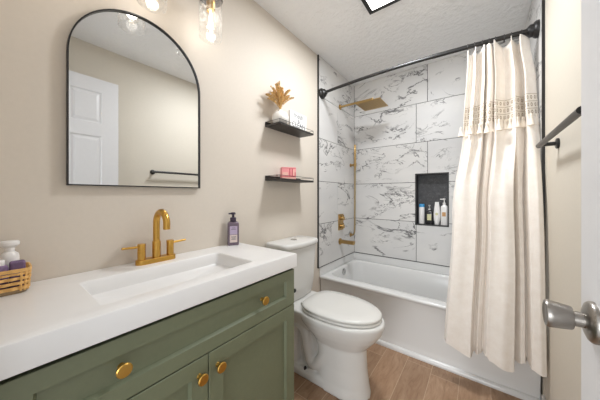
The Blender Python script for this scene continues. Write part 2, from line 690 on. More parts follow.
# baseboards, door casing
struct('baseboard_left', box(0, 0.012, 0.945, 1.868, 0, 0.085), 'white_trim', bevel=0.003)
struct('baseboard_right', box(W - 0.012, W, NY, 1.862, 0, 0.085), 'white_trim', bevel=0.003)
bm = bmesh.new()
bx(bm, DX0 - 0.06, DX0, NY, NY + 0.014, 0, DZ + 0.06)
bx(bm, DX1, DX1 + 0.06, NY, NY + 0.014, 0, DZ + 0.06)
bx(bm, DX0, DX1, NY, NY + 0.014, DZ, DZ + 0.06)
struct('trim_2', bm, 'white_trim', bevel=0.003)

# door, swung open against the right wall
FX, DY0, DY1 = 1.352, -0.015, 0.686
bm = bmesh.new()
ys = [DY0, DY0 + 0.112, DY0 + 0.312, DY1 - 0.312, DY1 - 0.114, DY1]
zs = [0.012, 0.22, 0.86, 0.985, 1.68, 1.787, 2.045, 2.155]
for side, x, inn in ((0, FX, 1), (1, FX + 0.035, -1)):
    for i in range(5):
        for j in range(7):
            y0, y1, z0, z1 = ys[i], ys[i + 1], zs[j], zs[j + 1]
            if i in (1, 3) and j in (1, 3, 5):
                def rng(m_, dx):
                    return [(x + inn * dx, y0 + m_, z0 + m_), (x + inn * dx, y1 - m_, z0 + m_),
                            (x + inn * dx, y1 - m_, z1 - m_), (x + inn * dx, y0 + m_, z1 - m_)]
                loft(bm, [rng(0, 0), rng(0.008, 0.008), rng(0.016, 0.008), rng(0.034, 0.002)], False, True)
            else:
                bm.faces.new([bm.verts.new(p) for p in ((x, y0, z0), (x, y1, z0), (x, y1, z1), (x, y0, z1))])
for q in (((FX, DY1), (FX + .035, DY1)), ((FX, DY0), (FX + .035, DY0))):
    bm.faces.new([bm.verts.new(p) for p in ((*q[0], zs[0]), (*q[1], zs[0]), (*q[1], zs[-1]), (*q[0], zs[-1]))])
for z in (zs[0], zs[-1]):
    bm.faces.new([bm.verts.new(p) for p in ((FX, DY0, z), (FX + .035, DY0, z), (FX + .035, DY1, z), (FX, DY1, z))])
bmesh.ops.remove_doubles(bm, verts=bm.verts, dist=1e-5)
bmesh.ops.recalc_face_normals(bm, faces=bm.faces)
dr = struct('door_1', bm, 'door')
KY, KZ = 0.618, 0.976
bm = bmesh.new()
lathe(bm, [(0.034, 0), (0.034, -0.004), (0.031, -0.008), (0.024, -0.011), (0.016, -0.013)], 32, (FX, KY, KZ), 'x')
rose = obj('door_rose', bm, 'nickel', dr, smooth=True)
bm = bmesh.new()
lathe(bm, [(0.0125, -0.010), (0.0125, -0.0255), (0.0185, -0.026), (0.0198, -0.028), (0.0232, -0.051), (0.0238, -0.056),
           (0.0226, -0.059), (0.019, -0.060), (0.0165, -0.058)], 32, (FX, KY, KZ), 'x')
obj('door_knob', bm, 'nickel', dr, smooth=True)
bm = bmesh.new()
bx(bm, FX + 0.008, FX + 0.027, DY1, DY1 + 0.001, KZ - 0.028, KZ + 0.028)
obj('latch_plate', bm, 'nickel', dr)
for z in (0.25, 1.08, 1.95):
    bm = bmesh.new()
    lathe(bm, [(0.006, -0.045), (0.006, 0.045)], 10, (FX - 0.006, DY0 + 0.002, z))
    obj('hinge', bm, 'nickel', dr, smooth=True)

# ---------------------------------------------------------------- bathtub
TY0, TY1, TZ = 1.868, D + 0.0005, 0.44
tub = thing('bathtub', 'white alcove bathtub with plain apron under the marble tile', 'bathtub', (0, 0, 0))
X0, X1 = 0.0085, W - 0.0085
bm = bmesh.new()
k = 8
rings = []
# outer skirt edge up, rim, then down into the basin
rings.append(rrect(X0, X1, TY0 + 0.006, TY1, 0.004, TZ - 0.030, k))
rings.append(rrect(X0, X1, TY0, TY1, 0.004, TZ - 0.024, k))
rings.append(rrect(X0, X1, TY0, TY1, 0.005, TZ - 0.008, k))
rings.append(rrect(X0 + 0.001, X1 - 0.001, TY0 + 0.004, TY1 - 0.001, 0.006, TZ - 0.003, k))
rings.append(rrect(X0 + 0.003, X1 - 0.003, TY0 + 0.012, TY1 - 0.003, 0.008, TZ, k))
ix0, ix1, iy0, iy1 = 0.050, W - 0.075, TY0 + 0.095, D - 0.045
for ins, z, r in ((-0.016, TZ - 0.0005, 0.11), (-0.006, TZ - 0.004, 0.105), (0.0, TZ - 0.014, 0.10), (0.010, TZ - 0.06, 0.10), (0.030, TZ - 0.16, 0.11),
                  (0.046, TZ - 0.25, 0.12), (0.066, TZ - 0.295, 0.12), (0.11, TZ - 0.322, 0.11), (0.19, TZ - 0.332, 0.08)):
    rx = ins * 1.35 if ins > 0 else ins
    rings.append(rrect(ix0 + max(ins * 0.6, ins if ins < 0 else 0), ix1 - rx * 1.6, iy0 + ins, iy1 - ins, r, z, k))
loft(bm, rings, False, True)
obj('tub_shell', bm, 'acrylic', tub, smooth=True, auto=60)
bm = bmesh.new()
AY = TY0 + 0.030
loft(bm, [[(x, TY0 + 0.006, TZ - 0.031) for x in (X0, X1)], [(x, TY0 + 0.009, TZ - 0.040) for x in (X0, X1)],
          [(x, TY0 + 0.012, TZ - 0.08) for x in (X0, X1)], [(x, AY + 0.012, 0.075) for x in (X0, X1)],
          [(x, AY + 0.006, 0.055) for x in (X0, X1)], [(x, AY + 0.002, 0.0) for x in (X0, X1)],
          [(x, TY1, 0.0) for x in (X0, X1)], [(x, TY1, TZ - 0.05) for x in (X0, X1)]], False, False, False)
# close the two ends
bmesh.ops.holes_fill(bm, edges=bm.edges)
bmesh.ops.recalc_face_normals(bm, faces=bm.faces)
obj('apron', bm, 'acrylic', tub, smooth=True, auto=50)
bm = bmesh.new()
prof = [(AY + 0.002, 0.0), (AY - 0.016, 0.0), (AY - 0.017, 0.008), (AY - 0.013, 0.022), (AY - 0.004, 0.030), (AY + 0.004, 0.031)]
loft(bm, [[(X0, y, z) for y, z in prof], [(X1, y, z) for y, z in prof]])
obj('base_moulding', bm, 'acrylic', tub, smooth=True, auto=50)
bm = bmesh.new()
lathe(bm, [(0.036, 0.0), (0.036, 0.006), (0.031, 0.011), (0.012, 0.012), (0.012, 0.009), (0.004, 0.009)], 28, (0.054, 2.262, 0.385), 'x')
obj('overflow_plate', bm, 'chrome', tub, smooth=True)
bm = bmesh.new()
lathe(bm, [(0.033, 0.0), (0.033, 0.003), (0.022, 0.004), (0.018, 0.010), (0.008, 0.012)], 24, (0.30, 2.262, TZ - 0.333))
obj('drain', bm, 'chrome', tub, smooth=True)

# ---------------------------------------------------------------- shower fittings
sh = thing('rain_shower', 'flat square brass rain shower head on a wall arm', 'shower head', (TT, 2.262, 2.128))
bm = bmesh.new()
lathe(bm, [(0.028, 0), (0.028, 0.006), (0.024, 0.010), (0.012, 0.012)], 24, (0, 0, 0), 'x')
obj('wall_flange', bm, 'brass_dim', sh, smooth=True)
bm = bmesh.new()
bx(bm, 0.004, 0.36, -0.009, 0.009, -0.009, 0.009)
obj('shower_arm', bm, 'brass_dim', sh, bevel=0.002)
bm = bmesh.new()
lathe(bm, [(0.014, -0.050), (0.016, -0.036), (0.014, -0.009), (0.011, -0.002)], 16, (0.348, 0, 0))
obj('swivel_joint', bm, 'brass_dim', sh, smooth=True)
bm = bmesh.new()
hx0, hx1, hh = 0.230, 0.466, 0.118
bx(bm, hx0, hx1, -hh, hh, -0.060, -0.050)
for i in range(9):
    for j in range(9):
        cx_, cy_ = hx0 + 0.02 + i * (hx1 - hx0 - 0.04) / 8, -hh + 0.02 + j * (2 * hh - 0.04) / 8
        lathe(bm, [(0.003, -0.060), (0.002, -0.0615)], 6, (cx_, cy_, 0), cap0=False)
obj('head_plate', bm, 'brass_dim', sh, bevel=0.002)

vt = thing('shower_valve', 'brass rectangular valve plate with two knobs above the tub spout', 'shower valve', (TT, 2.275, 0.905))
bm = bmesh.new()
bx(bm, 0, 0.008, -0.055, 0.055, -0.085, 0.085)
obj('valve_plate', bm, 'brass_dim', vt, bevel=0.003)
for z in (0.04, -0.045):
    bm = bmesh.new()
    lathe(bm, [(0.021, 0.008), (0.021, 0.040), (0.019, 0.043), (0.0, 0.043)], 24, (0, 0, z), 'x', True, False)
    bx(bm, 0.030, 0.040, -0.004, 0.004, z + 0.018, z + 0.038)
    obj('valve_knob', bm, 'brass_dim', vt, smooth=True)

ts = thing('tub_spout', 'straight brass tub spout low on the tiled wall', 'tub spout', (TT, 2.262, 0.700))
bm = bmesh.new()
lathe(bm, [(0.034, 0), (0.034, 0.008), (0.026, 0.012)], 24, (0, 0, 0), 'x')
obj('wall_flange', bm, 'brass_dim', ts, smooth=True)
bm = bmesh.new()
bx(bm, 0.008, 0.165, -0.021, 0.021, -0.017, 0.019)
obj('spout_body', bm, 'brass_dim', ts, bevel=0.005)

hs = thing('hand_shower', 'slim brass hand shower in a wall holder with hanging hose by the tile corner', 'hand shower', (TT, 2.52, 1.535))
bm = bmesh.new()
lathe(bm, [(0.020, 0), (0.020, 0.006), (0.011, 0.010), (0.011, 0.045)], 20, (0, 0, 0), 'x')
lathe(bm, [(0.0165, -0.018), (0.0165, 0.018)], 20, (0.055, 0, 0))
obj('holder', bm, 'brass_dim', hs, smooth=True)
bm = bmesh.new()
lathe(bm, [(0.007, -0.075), (0.010, -0.055), (0.0115, 0.0), (0.0115, 0.225), (0.009, 0.230)], 18, (0.055, 0, 0))
obj('wand', bm, 'brass_dim', hs, smooth=True)
bm = bmesh.new()
hp = bez((0.055, 0, -0.07), (0.055, 0, -0.3), (0.054, 0.0, -0.5), (0.053, 0.0, -0.66), 30)
hp += bez((0.053, 0.0, -0.66), (0.052, 0.0, -0.78), (0.046, 0.0, -0.80), (0.016, 0.0, -0.80), 14)[1:]
tube(bm, hp, 0.0085, 10)
obj('hose', bm, 'hose', hs, smooth=True)
bm = bmesh.new()
lathe(bm, [(0.024, 0), (0.024, 0.005), (0.013, 0.008), (0.013, 0.02)], 20, (0, 0.0, -0.80), 'x')
obj('hose_outlet', bm, 'brass_dim', hs, smooth=True)

# ---------------------------------------------------------------- shower rod, rings, curtain
def rod_pt(x):
    t = x / W
    y = 1.892 + 0.056 * t - 0.075 * 4 * t * (1 - t) * (0.78 if t < .5 else 0.62 + 0.16 * (1 - abs(2 * t - 1)))
    return Vector((x, y, 2.143 + 0.022 * t))


rd = thing('shower_rod', 'black curved shower curtain rod spanning the tub alcove', 'curtain rod', (0, 0, 0))
bm = bmesh.new()
xs = [0.02 + (W - 0.04) * i / 48 for i in range(49)]
tube(bm, [rod_pt(x) for x in xs if x <= 0.97], 0.0125, 16)
obj('rod', bm, 'black', rd, smooth=True)
bm = bmesh.new()
tube(bm, [rod_pt(0.93)] + [rod_pt(x) for x in xs if x > 0.94], 0.0145, 16)
obj('rod_sleeve', bm, 'black', rd, smooth=True)
for x, sgn in ((TT, 1), (W - TT, -1)):
    c_ = rod_pt(0.0 if sgn > 0 else W)
    bm = bmesh.new()
    lathe(bm, [(0.048, 0), (0.048, sgn * 0.012), (0.041, sgn * 0.022), (0.036, sgn * 0.024), (0.035, sgn * 0.038), (0.024, sgn * 0.048), (0.016, sgn * 0.060)],
          28, (x, c_.y, c_.z), 'x')
    bmesh.ops.recalc_face_normals(bm, faces=bm.faces)
    obj('rod_flange', bm, 'black', rd, smooth=True)


def lerp(a, b, t):
    return a + (b - a) * t


def interp(tab, s):
    for (s0, v0), (s1, v1) in zip(tab, tab[1:]):
        if s <= s1:
            t = (s - s0) / (s1 - s0) if s1 > s0 else 0
            t = t * t * (3 - 2 * t)
            return lerp(v0, v1, t)
    return tab[-1][1]


def smooth(a, b, x):
    t = min(1, max(0, (x - a) / (b - a)))
    return t * t * (3 - 2 * t)


ZTOP = 2.125
NPL = 7.0
TOPF = [(0, 0.0), (0.015, -0.022), (0.08, 0.028), (0.14, -0.034), (0.215, 0.032), (0.27, -0.034), (0.335, 0.034), (0.385, -0.032), (0.43, 0.022), (0.49, -0.050),
        (0.58, 0.030), (0.65, 0.034), (0.745, -0.046), (0.83, 0.034), (0.90, -0.040), (1, 0.012)]
# bottom folds: offset towards the room is negative
BOT = [(0, 0.020), (0.04, -0.012), (0.18, -0.026), (0.30, -0.022), (0.335, 0.052), (0.37, 0.020), (0.40, 0.030), (0.425, 0.048), (0.46, -0.046), (0.60, -0.056),
       (0.715, -0.044), (0.742, 0.048), (0.79, 0.010), (0.82, 0.014), (0.845, 0.046), (0.87, -0.030), (0.94, -0.046), (0.985, -0.040), (1, -0.026)]
HEM = [(0, 0.262), (0.30, 0.222), (0.345, 0.226), (0.42, 0.236), (0.46, 0.275), (0.50, 0.255), (0.70, 0.228), (0.74, 0.238), (0.82, 0.262), (0.86, 0.272), (1, 0.262)]


def curtain(s, z):
    """point of the curtain at parameter s (0 left .. 1 right) and height z"""
    d = (ZTOP - z) / ZTOP                    # 0 top .. ~0.9 bottom
    b = smooth(0.16, 0.46, d)
    xl = interp([(0, 1.128), (0.24, 1.105), (0.5, 1.055), (0.9, 1.012)], d)
    xr = interp([(0, 1.425), (0.12, 1.452), (0.3, 1.462), (0.9, 1.474)], d)
    ph = 2 * PI * NPL * s + 0.6 * math.sin(9 * s) + 0.5
    yo = interp(TOPF, s) * (1 - b) * lerp(1.0, 0.85, smooth(0, 0.2, d)) + b * interp(BOT, s) * 1.25
    yo += 0.006 * math.sin(ph * 0.5 + 4 * d) * smooth(0.05, 0.3, d)
    yo += 0.012 * b * (noise.noise(Vector((s * 5, z * 2.2, 1.3))))
    x = lerp(xl, xr, s) + 0.010 * (1 - b) * math.cos(ph) + 0.012 * noise.noise(Vector((s * 3, z * 1.1, 7))) * smooth(0.1, 0.5, d)
    x = min(x, W - (0.013 if z > ROWS[0] else 0.004))
    ry = rod_pt(x).y
    base = lerp(ry + 0.004, 1.772, smooth(0.0, 0.80, d))
    return Vector((x, base + yo, z))


def hem(s):
    return interp(HEM, s)


def top(s):
    ph = 2 * PI * NPL * s + 0.6 * math.sin(9 * s) + 0.5
    return ZTOP - 0.30 * interp(TOPF, s) + 0.004 * s


sc_ = thing('shower_curtain', 'cream linen shower curtain with lace band and tassels gathered at the right', 'shower curtain', (0, 0, 0))


def cloth(zf0, zf1, ns, nt, off=0.0, uv=None, thick=0.0):
    bm = bmesh.new()
    lay = bm.loops.layers.float_vector.new('lace_uv') if uv else None
    grid, par = [], {}
    for j in range(nt + 1):
        row = []
        for i in range(ns + 1):
            s = i / ns
            z = lerp(zf0(s), zf1(s), j / nt)
            p = curtain(s, z)
            if off:
                a = curtain(min(1, s + 0.004), z) - curtain(max(0, s - 0.004), z)
                nrm = Vector((a.y, -a.x, 0)).normalized()
                p = p + nrm * off
                p.x = min(p.x, W - 0.0115)
            v_ = bm.verts.new(p)
            par[v_] = (s, j / nt)
            row.append(v_)
        grid.append(row)
    for j in range(nt):
        for i in range(ns):
            f_ = bm.faces.new((grid[j][i], grid[j + 1][i], grid[j + 1][i + 1], grid[j][i + 1]))
            if uv:
                for lp in f_.loops:
                    q = par[lp.vert]
                    lp[lay] = Vector((q[0] * uv[0], q[1] * uv[1], 0))
    return bm


NS = 300
pan = obj('fabric_panel', cloth(top, hem, NS, 110), 'linen', sc_, smooth=True, auto=0)
md = pan.modifiers.new('thick', 'SOLIDIFY'); md.thickness = 0.0016; md.offset = 0
obj('hem_seam', cloth(lambda s: hem(s) + 0.014, lambda s: hem(s) - 0.001, NS, 2, 0.0018), 'linen', sc_, smooth=True, auto=0)
LZ0 = lambda s: 1.785 - 0.025 * (1 - s) + 0.06 * interp(TOPF, s)
LZ1 = lambda s: 1.652 - 0.025 * (1 - s) + 0.06 * interp(TOPF, s)
obj('lace_band', cloth(LZ0, LZ1, NS, 12, 0.0028, (40, 3)), 'lace', sc_, smooth=True, auto=0)
for i in range(17):
    s = 0.02 + 0.96 * i / 16
    p = curtain(s, LZ1(s) + 0.004)
    a = curtain(min(1, s + 0.01), p.z) - curtain(max(0, s - 0.01), p.z)
    nrm = Vector((a.y, -a.x, 0)).normalized()
    p = p + nrm * 0.012
    p.x = min(p.x, W - 0.03)
    bm = bmesh.new()
    L_ = 0.056 + 0.010 * random.random()
    lathe(bm, [(0.0015, 0.006), (0.0055, 0.0), (0.0075, -0.008), (0.0050, -0.016), (0.0085, -0.028), (0.0125, -L_ * 0.75), (0.0175, -L_)], 9,
          (p.x + random.uniform(-.004, .004), p.y, p.z))
    obj('tassel', bm, 'tassel', sc_, smooth=True)
# rings on the rod, one per pleat
RG = 'curtain rings along the rod'
ring0 = None
for i, s in enumerate((0.02, 0.14, 0.27, 0.385, 0.49, 0.63, 0.745, 0.90)):
    x = lerp(1.128, 1.425, s)
    c_ = rod_pt(x)
    if ring0 is None:
        ring0 = thing('curtain_ring', 'black metal curtain ring hooking cream curtain to the rod', 'curtain ring', c_, 0, RG)
        bm = bmesh.new()
        pts = [(0.0, 0.023 * math.sin(2 * PI * q / 22), 0.023 * math.cos(2 * PI * q / 22) - 0.0075) for q in range(23)]
        tube(bm, pts, 0.0022, 8, False)
        obj('ring_loop', bm, 'black', ring0, smooth=True)
        bm = bmesh.new()
        bmesh.ops.create_uvsphere(bm, u_segments=8, v_segments=6, radius=0.0045, matrix=Matrix.Translation((0, -0.012, -0.029)))
        obj('ring_ball', bm, 'black', ring0, smooth=True)
    else:
        r_ = ring0.copy()
        COL.objects.link(r_)
        r_.location = c_
        for ch in list(ring0.children):
            q = ch.copy()
            COL.objects.link(q)
            q.parent = r_

# ---------------------------------------------------------------- bottles in the niche
BYN = D + 0.045
b1 = thing('shampoo_bottle', 'tall slim white bottle with blue cap standing leftmost in the wall niche', 'bottle', (0.725, BYN, NFLOOR), 0, 'toiletries in the shower niche')
bm = bmesh.new()
loft(bm, [[(x * sx, y * sx, z) for x, y, _ in egg(-0.026, 0.026, 0.017, 0, 24, 2, 0, .5)] for z, sx in ((0, .9), (0.004, 1), (0.15, 1), (0.165, 0.95), (0.168, .9))])
obj('bottle_body', bm, 'white_plastic', b1, smooth=True)
bm = bmesh.new()
loft(bm, [[(x * sx, y * sx, z) for x, y, _ in egg(-0.026, 0.026, 0.017, 0, 24, 2, 0, .5)] for z, sx in ((0.168, .95), (0.195, .95), (0.2, .85))])
obj('cap', bm, 'blue_plastic', b1, smooth=True)

b2 = thing('pump_bottle', 'short black pump bottle with pale label between two white bottles in the niche', 'bottle', (0.795, BYN, NFLOOR), 0, 'toiletries in the shower niche')
bm = bmesh.new()
loft(bm, [rrect(-0.030 * q, 0.030 * q, -0.022 * q, 0.022 * q, 0.010 * q, z, 4) for z, q in ((0, .93), (0.004, 1), (0.118, 1), (0.128, .9), (0.136, .45), (0.142, .4))])
obj('bottle_body', bm, 'dark_plastic', b2, smooth=True)
bm = bmesh.new()
lathe(bm, [(0.013, 0.140), (0.013, 0.155), (0.005, 0.157), (0.005, 0.180), (0.011, 0.181), (0.012, 0.190), (0.004, 0.192)], 14)
bx(bm, -0.005, 0.005, -0.034, 0.0, 0.181, 0.189)
obj('pump', bm, 'grey_plastic', b2, smooth=True)
bm = box(-0.018, 0.018, -0.0232, -0.0222, 0.04, 0.10)
lb = obj('bottle_label', bm, 'yellow_label', b2)

b3 = thing('lotion_tube', 'white tapered lotion tube standing on its cap in the niche', 'tube', (0.860, BYN, NFLOOR), 0, 'toiletries in the shower niche')
bm = bmesh.new()
loft(bm, [[(x, y, z) for x, y, _ in egg(-a, a, b, 0, 24, 2, 0, .5)] for z, a, b in
          ((0.028, 0.022, 0.019), (0.04, 0.028, 0.021), (0.09, 0.030, 0.018), (0.16, 0.025, 0.010), (0.205, 0.018, 0.004), (0.222, 0.017, 0.002))])
obj('tube_body', bm, 'white_plastic', b3, smooth=True)
bm = bmesh.new()
lathe(bm, [(0.020, 0), (0.022, 0.003), (0.022, 0.028)], 20)
obj('cap', bm, 'white_plastic', b3, smooth=True)
bm = bmesh.new()
bmesh.ops.create_cone(bm, cap_ends=True, segments=20, radius1=0.013, radius2=0.013, depth=0.002,
                      matrix=Matrix.Translation((0, -0.0185, 0.105)) @ Matrix.Rotation(PI / 2 - 0.12, 4, 'X'))
obj('emblem', bm, 'yellow_label', b3)

b4 = thing('lotion_bottle', 'large white pump bottle standing rightmost in the wall niche', 'bottle', (0.922, BYN, NFLOOR), 0, 'toiletries in the shower niche')
bm = bmesh.new()
loft(bm, [rrect(-0.030 * q, 0.030 * q, -0.024 * q, 0.024 * q, 0.014 * q, z, 4) for z, q in ((0, .93), (0.004, 1), (0.165, 1), (0.18, .94), (0.192, .5), (0.2, .42))])
obj('bottle_body', bm, 'white_plastic', b4, smooth=True)
bm = bmesh.new()
lathe(bm, [(0.014, 0.198), (0.014, 0.216), (0.005, 0.218), (0.005, 0.244), (0.012, 0.245), (0.013, 0.256), (0.004, 0.258)], 14)
bx(bm, -0.036, 0.0, -0.006, 0.006, 0.246, 0.254)
obj('pump', bm, 'white_plastic', b4, smooth=True)
bm = box(-0.016, 0.014, -0.0252, -0.0242, 0.085, 0.125)
obj('bottle_label', bm, 'tan_label', b4)

# ---------------------------------------------------------------- vanity cabinet
VY0, VY1, VX, VZ = -0.004, 0.934, 0.452, 0.822
va_ = thing('vanity_cabinet', 'sage green shaker vanity cabinet with round brass knobs', 'vanity', (0, 0, 0))
bm = bmesh.new()
bx(bm, 0.014, VX - 0.02, VY0, VY0 + 0.016, 0.09, VZ)
bx(bm, 0.014, VX - 0.02, VY1 - 0.016, VY1, 0.09, VZ)
bx(bm, 0.014, 0.022, VY0 + 0.016, VY1 - 0.016, 0.09, VZ)
bx(bm, 0.022, VX - 0.02, VY0 + 0.016, VY1 - 0.016, 0.09, 0.106)
bx(bm, VX - 0.036, VX - 0.02, VY0 + 0.016, VY1 - 0.016, 0.106, VZ)
bx(bm, 0.014, VX - 0.07, VY0 + 0.01, VY1 - 0.0, 0.0, 0.09)
bx(bm, VX - 0.06, VX - 0.02, VY1 - 0.05, VY1, 0.0, 0.09)
bx(bm, VX - 0.06, VX - 0.02, VY0, VY0 + 0.05, 0.0, 0.09)
obj('carcass', bm, 'green', va_, bevel=0.0015)
bm = bmesh.new()
bx(bm, VX - 0.034, VX - 0.012, VY0 + 0.004, VY1 - 0.004, VZ, 0.8338)
bx(bm, 0.02, VX - 0.034, VY1 - 0.014, VY1 - 0.004, VZ, 0.8338)
bx(bm, 0.02, VX - 0.034, VY0 + 0.004, VY0 + 0.014, VZ, 0.8338)
obj('painted_gap_shadow', bm, 'gap', va_)  # solid strips coloured near-black to stand for the shade under the countertop


def shaker(y0, y1, z0, z1, st, rail):
    bm = bmesh.new()
    x0, x1 = VX - 0.020, VX
    o_ = lambda x, m0, m1: [(x, y0 + m0, z0 + m1), (x, y1 - m0, z0 + m1), (x, y1 - m0, z1 - m1), (x, y0 + m0, z1 - m1)]
    loft(bm, [o_(x0, 0, 0), o_(x1 - .0015, 0, 0), o_(x1, .0015, .0015), o_(x1, st, rail), o_(x1 - 0.0135, st + 0.006, rail + .006)], True, True)
    return bm


def knob(parent, y, z):
    bm = bmesh.new()
    lathe(bm, [(0.009, 0.0), (0.0075, 0.004), (0.006, 0.012), (0.0075, 0.017), (0.0165, 0.020), (0.0182, 0.023), (0.0182, 0.027), (0.0160, 0.0295), (0.0, 0.030)],
          20, (VX, y, z), 'x', True, False)
    obj('knob', bm, 'brass', parent, smooth=True, auto=30)


gp = 0.0018
dw = obj('drawer_front', shaker(VY0 + gp, VY1 - gp, 0.648, VZ - 0.003, 0.058, 0.046), 'green', va_)
knob(dw, 0.209, 0.744)
knob(dw, 0.709, 0.744)
YM = 0.459
d1 = obj('door', shaker(VY0 + gp, YM - gp, 0.095, 0.644, 0.058, 0.058), 'green', va_)
knob(d1, YM - 0.034, 0.586)
d2 = obj('door', shaker(YM + gp, VY1 - gp, 0.095, 0.644, 0.058, 0.058), 'green', va_)
knob(d2, YM + 0.036, 0.586)

# countertop with integrated basin
CT = 0.899
ct = thing('countertop', 'glossy white countertop with integrated rectangular sink on green vanity', 'countertop', (0, 0, 0))
bm = bmesh.new()
CX1, CY0, CY1 = 0.4655, -0.012, 0.938
ks = 5
rr = [rrect(0.001, CX1, CY0, CY1, 0.003, 0.834, ks), rrect(0.001, CX1, CY0, CY1, 0.003, CT - 0.005, ks),
      rrect(0.002, CX1 - 0.0015, CY0 + 0.0015, CY1 - 0.0015, 0.003, CT - 0.0012, ks),
      rrect(0.003, CX1 - 0.005, CY0 + 0.005, CY1 - 0.005, 0.004, CT, ks)]
sx0, sx1, sy0, sy1 = 0.128, 0.405, 0.176, 0.714
for ins, z, r in ((0, CT, 0.016), (0.004, CT - 0.001, 0.016), (0.008, CT - 0.006, 0.016)):
    rr.append(rrect(sx0 + ins, sx1 - ins, sy0 + ins, sy1 - ins, r, z, ks))
rr.append(rrect(sx0 + 0.013, sx1 - 0.013, sy0 + 0.013, sy1 - 0.013, 0.016, CT - 0.030, ks))
rr.append(rrect(sx0 + 0.017, sx1 - 0.017, sy0 + 0.020, sy1 - 0.020, 0.016, CT - 0.050, ks))
rr.append(rrect(sx0 + 0.024, sx1 - 0.024, sy0 + 0.032, sy1 - 0.032, 0.018, CT - 0.058, ks))
rr.append(rrect(sx0 + 0.070, sx1 - 0.070, sy0 + 0.170, sy1 - 0.170, 0.025, CT - 0.078, ks))
loft(bm, rr, False, True)
obj('counter_slab', bm, 'counter', ct, smooth=True, auto=28)
bm = bmesh.new()
lathe(bm, [(0.022, 0), (0.022, 0.002), (0.016, 0.003), (0.015, 0.006), (0.0, 0.007)], 20, (0.2665, 0.445, CT - 0.0785), 'z', True, False)
obj('sink_drain', bm, 'brass', ct, smooth=True)

# faucet
fa = thing('faucet', 'brass two-handle centerset faucet with arched spout behind the sink', 'faucet', (0.060, 0.448, CT))
bm = bmesh.new()
loft(bm, [rrect(-0.024, 0.024, -0.080, 0.080, 0.0235, z, 8) for z in (0, 0.017)] + [rrect(-0.0225, 0.0225, -0.0785, 0.0785, 0.0222, 0.0195, 8)])
obj('base_plate', bm, 'brass', fa, smooth=True, auto=40)
bm = bmesh.new()
lathe(bm, [(0.0165, 0.018), (0.0165, 0.088), (0.0155, 0.090), (0.0125, 0.091)], 24)
pts = [(0, 0, 0.085), (0, 0, 0.12), (0, 0, 0.165)]
R_ = 0.050
for i in range(1, 17):
    a = PI * i / 16 * 1.02
    pts.append((R_ - R_ * math.cos(a), 0, 0.170 + R_ * math.sin(a)))
pts.append((2 * R_ - 0.001, 0, 0.150))
tube(bm, pts, 0.0134, 18)
obj('spout', bm, 'brass', fa, smooth=True, auto=40)
for sg in (-1, 1):
    bm = bmesh.new()
    lathe(bm, [(0.0150, 0.018), (0.0150, 0.056), (0.0142, 0.0568), (0.0142, 0.058), (0.0150, 0.0588), (0.0150, 0.084), (0.0138, 0.086), (0, 0.0862)], 24, (0, sg * 0.058, 0), 'z', True, False)
    hd = obj('handle', bm, 'brass', fa, smooth=True, auto=40)
    bm = bmesh.new()
    tube(bm, [(0, sg * 0.066, 0.074), (0.001, sg * 0.09, 0.0745), (0.002, sg * 0.128, 0.077)], [0.0055, 0.0048, 0.0046], 12)
    obj('lever', bm, 'brass', hd, smooth=True)

# hand soap
so = thing('soap_bottle', 'mauve hand soap pump bottle at the far end of the white counter', 'soap bottle', (0.044, 0.868, CT), -0.5)
bm = bmesh.new()
loft(bm, [rrect(-0.018 * q, 0.018 * q, -0.032 * q, 0.032 * q, 0.008 * q, z, 5) for z, q in
          ((0, .92), (0.004, 1), (0.120, 1), (0.130, .94), (0.137, .7), (0.140, .5))])
obj('bottle_body', bm, 'purple_soap', so, smooth=True)
bm = bmesh.new()
bx(bm, 0.0182, 0.0188, -0.021, 0.021, 0.064, 0.112)
obj('upper_label', bm, 'lavender', so)
bm = bmesh.new()
bx(bm, 0.0182, 0.0188, -0.021, 0.021, 0.018, 0.062)
obj('lower_label', bm, 'cream_label', so)
bm = bmesh.new()
for z, w_ in ((0.050, .014), (0.043, .011), (0.036, .013), (0.102, .010), (0.094, .014)):
    obj('label_line', box(0.0188, 0.0191, -w_, w_, z - 0.0015, z + 0.0015), 'text_grey', so)
bm = bmesh.new()
lathe(bm, [(0.0175, 0.139), (0.0175, 0.158), (0.016, 0.161), (0.007, 0.162), (0.007, 0.178), (0.014, 0.179), (0.0145, 0.186), (0.012, 0.191), (0.0, 0.192)], 18, (0, 0, 0), 'z', True, False)
bx(bm, -0.004, 0.004, -0.026, 0.0, 0.180, 0.188)
obj('pump', bm, 'purple_dark', so, smooth=True)

# rattan basket with bottle and sachets
bk = thing('wicker_basket', 'small honey rattan basket at the near end of the white counter', 'basket', (0.068, 0.036, CT))
bw, bl = 0.048, 0.042


def brect(q, z, r=0.018):
    return rrect(-bw * q, bw * q, -bl * q, bl * q, r, z, 6)


bm = bmesh.new()
loft(bm, [brect(.80, 0), brect(.88, 0.006), brect(.90, 0.012), brect(.86, 0.012)])
obj('basket_base', bm, 'wicker_base', bk, smooth=True)


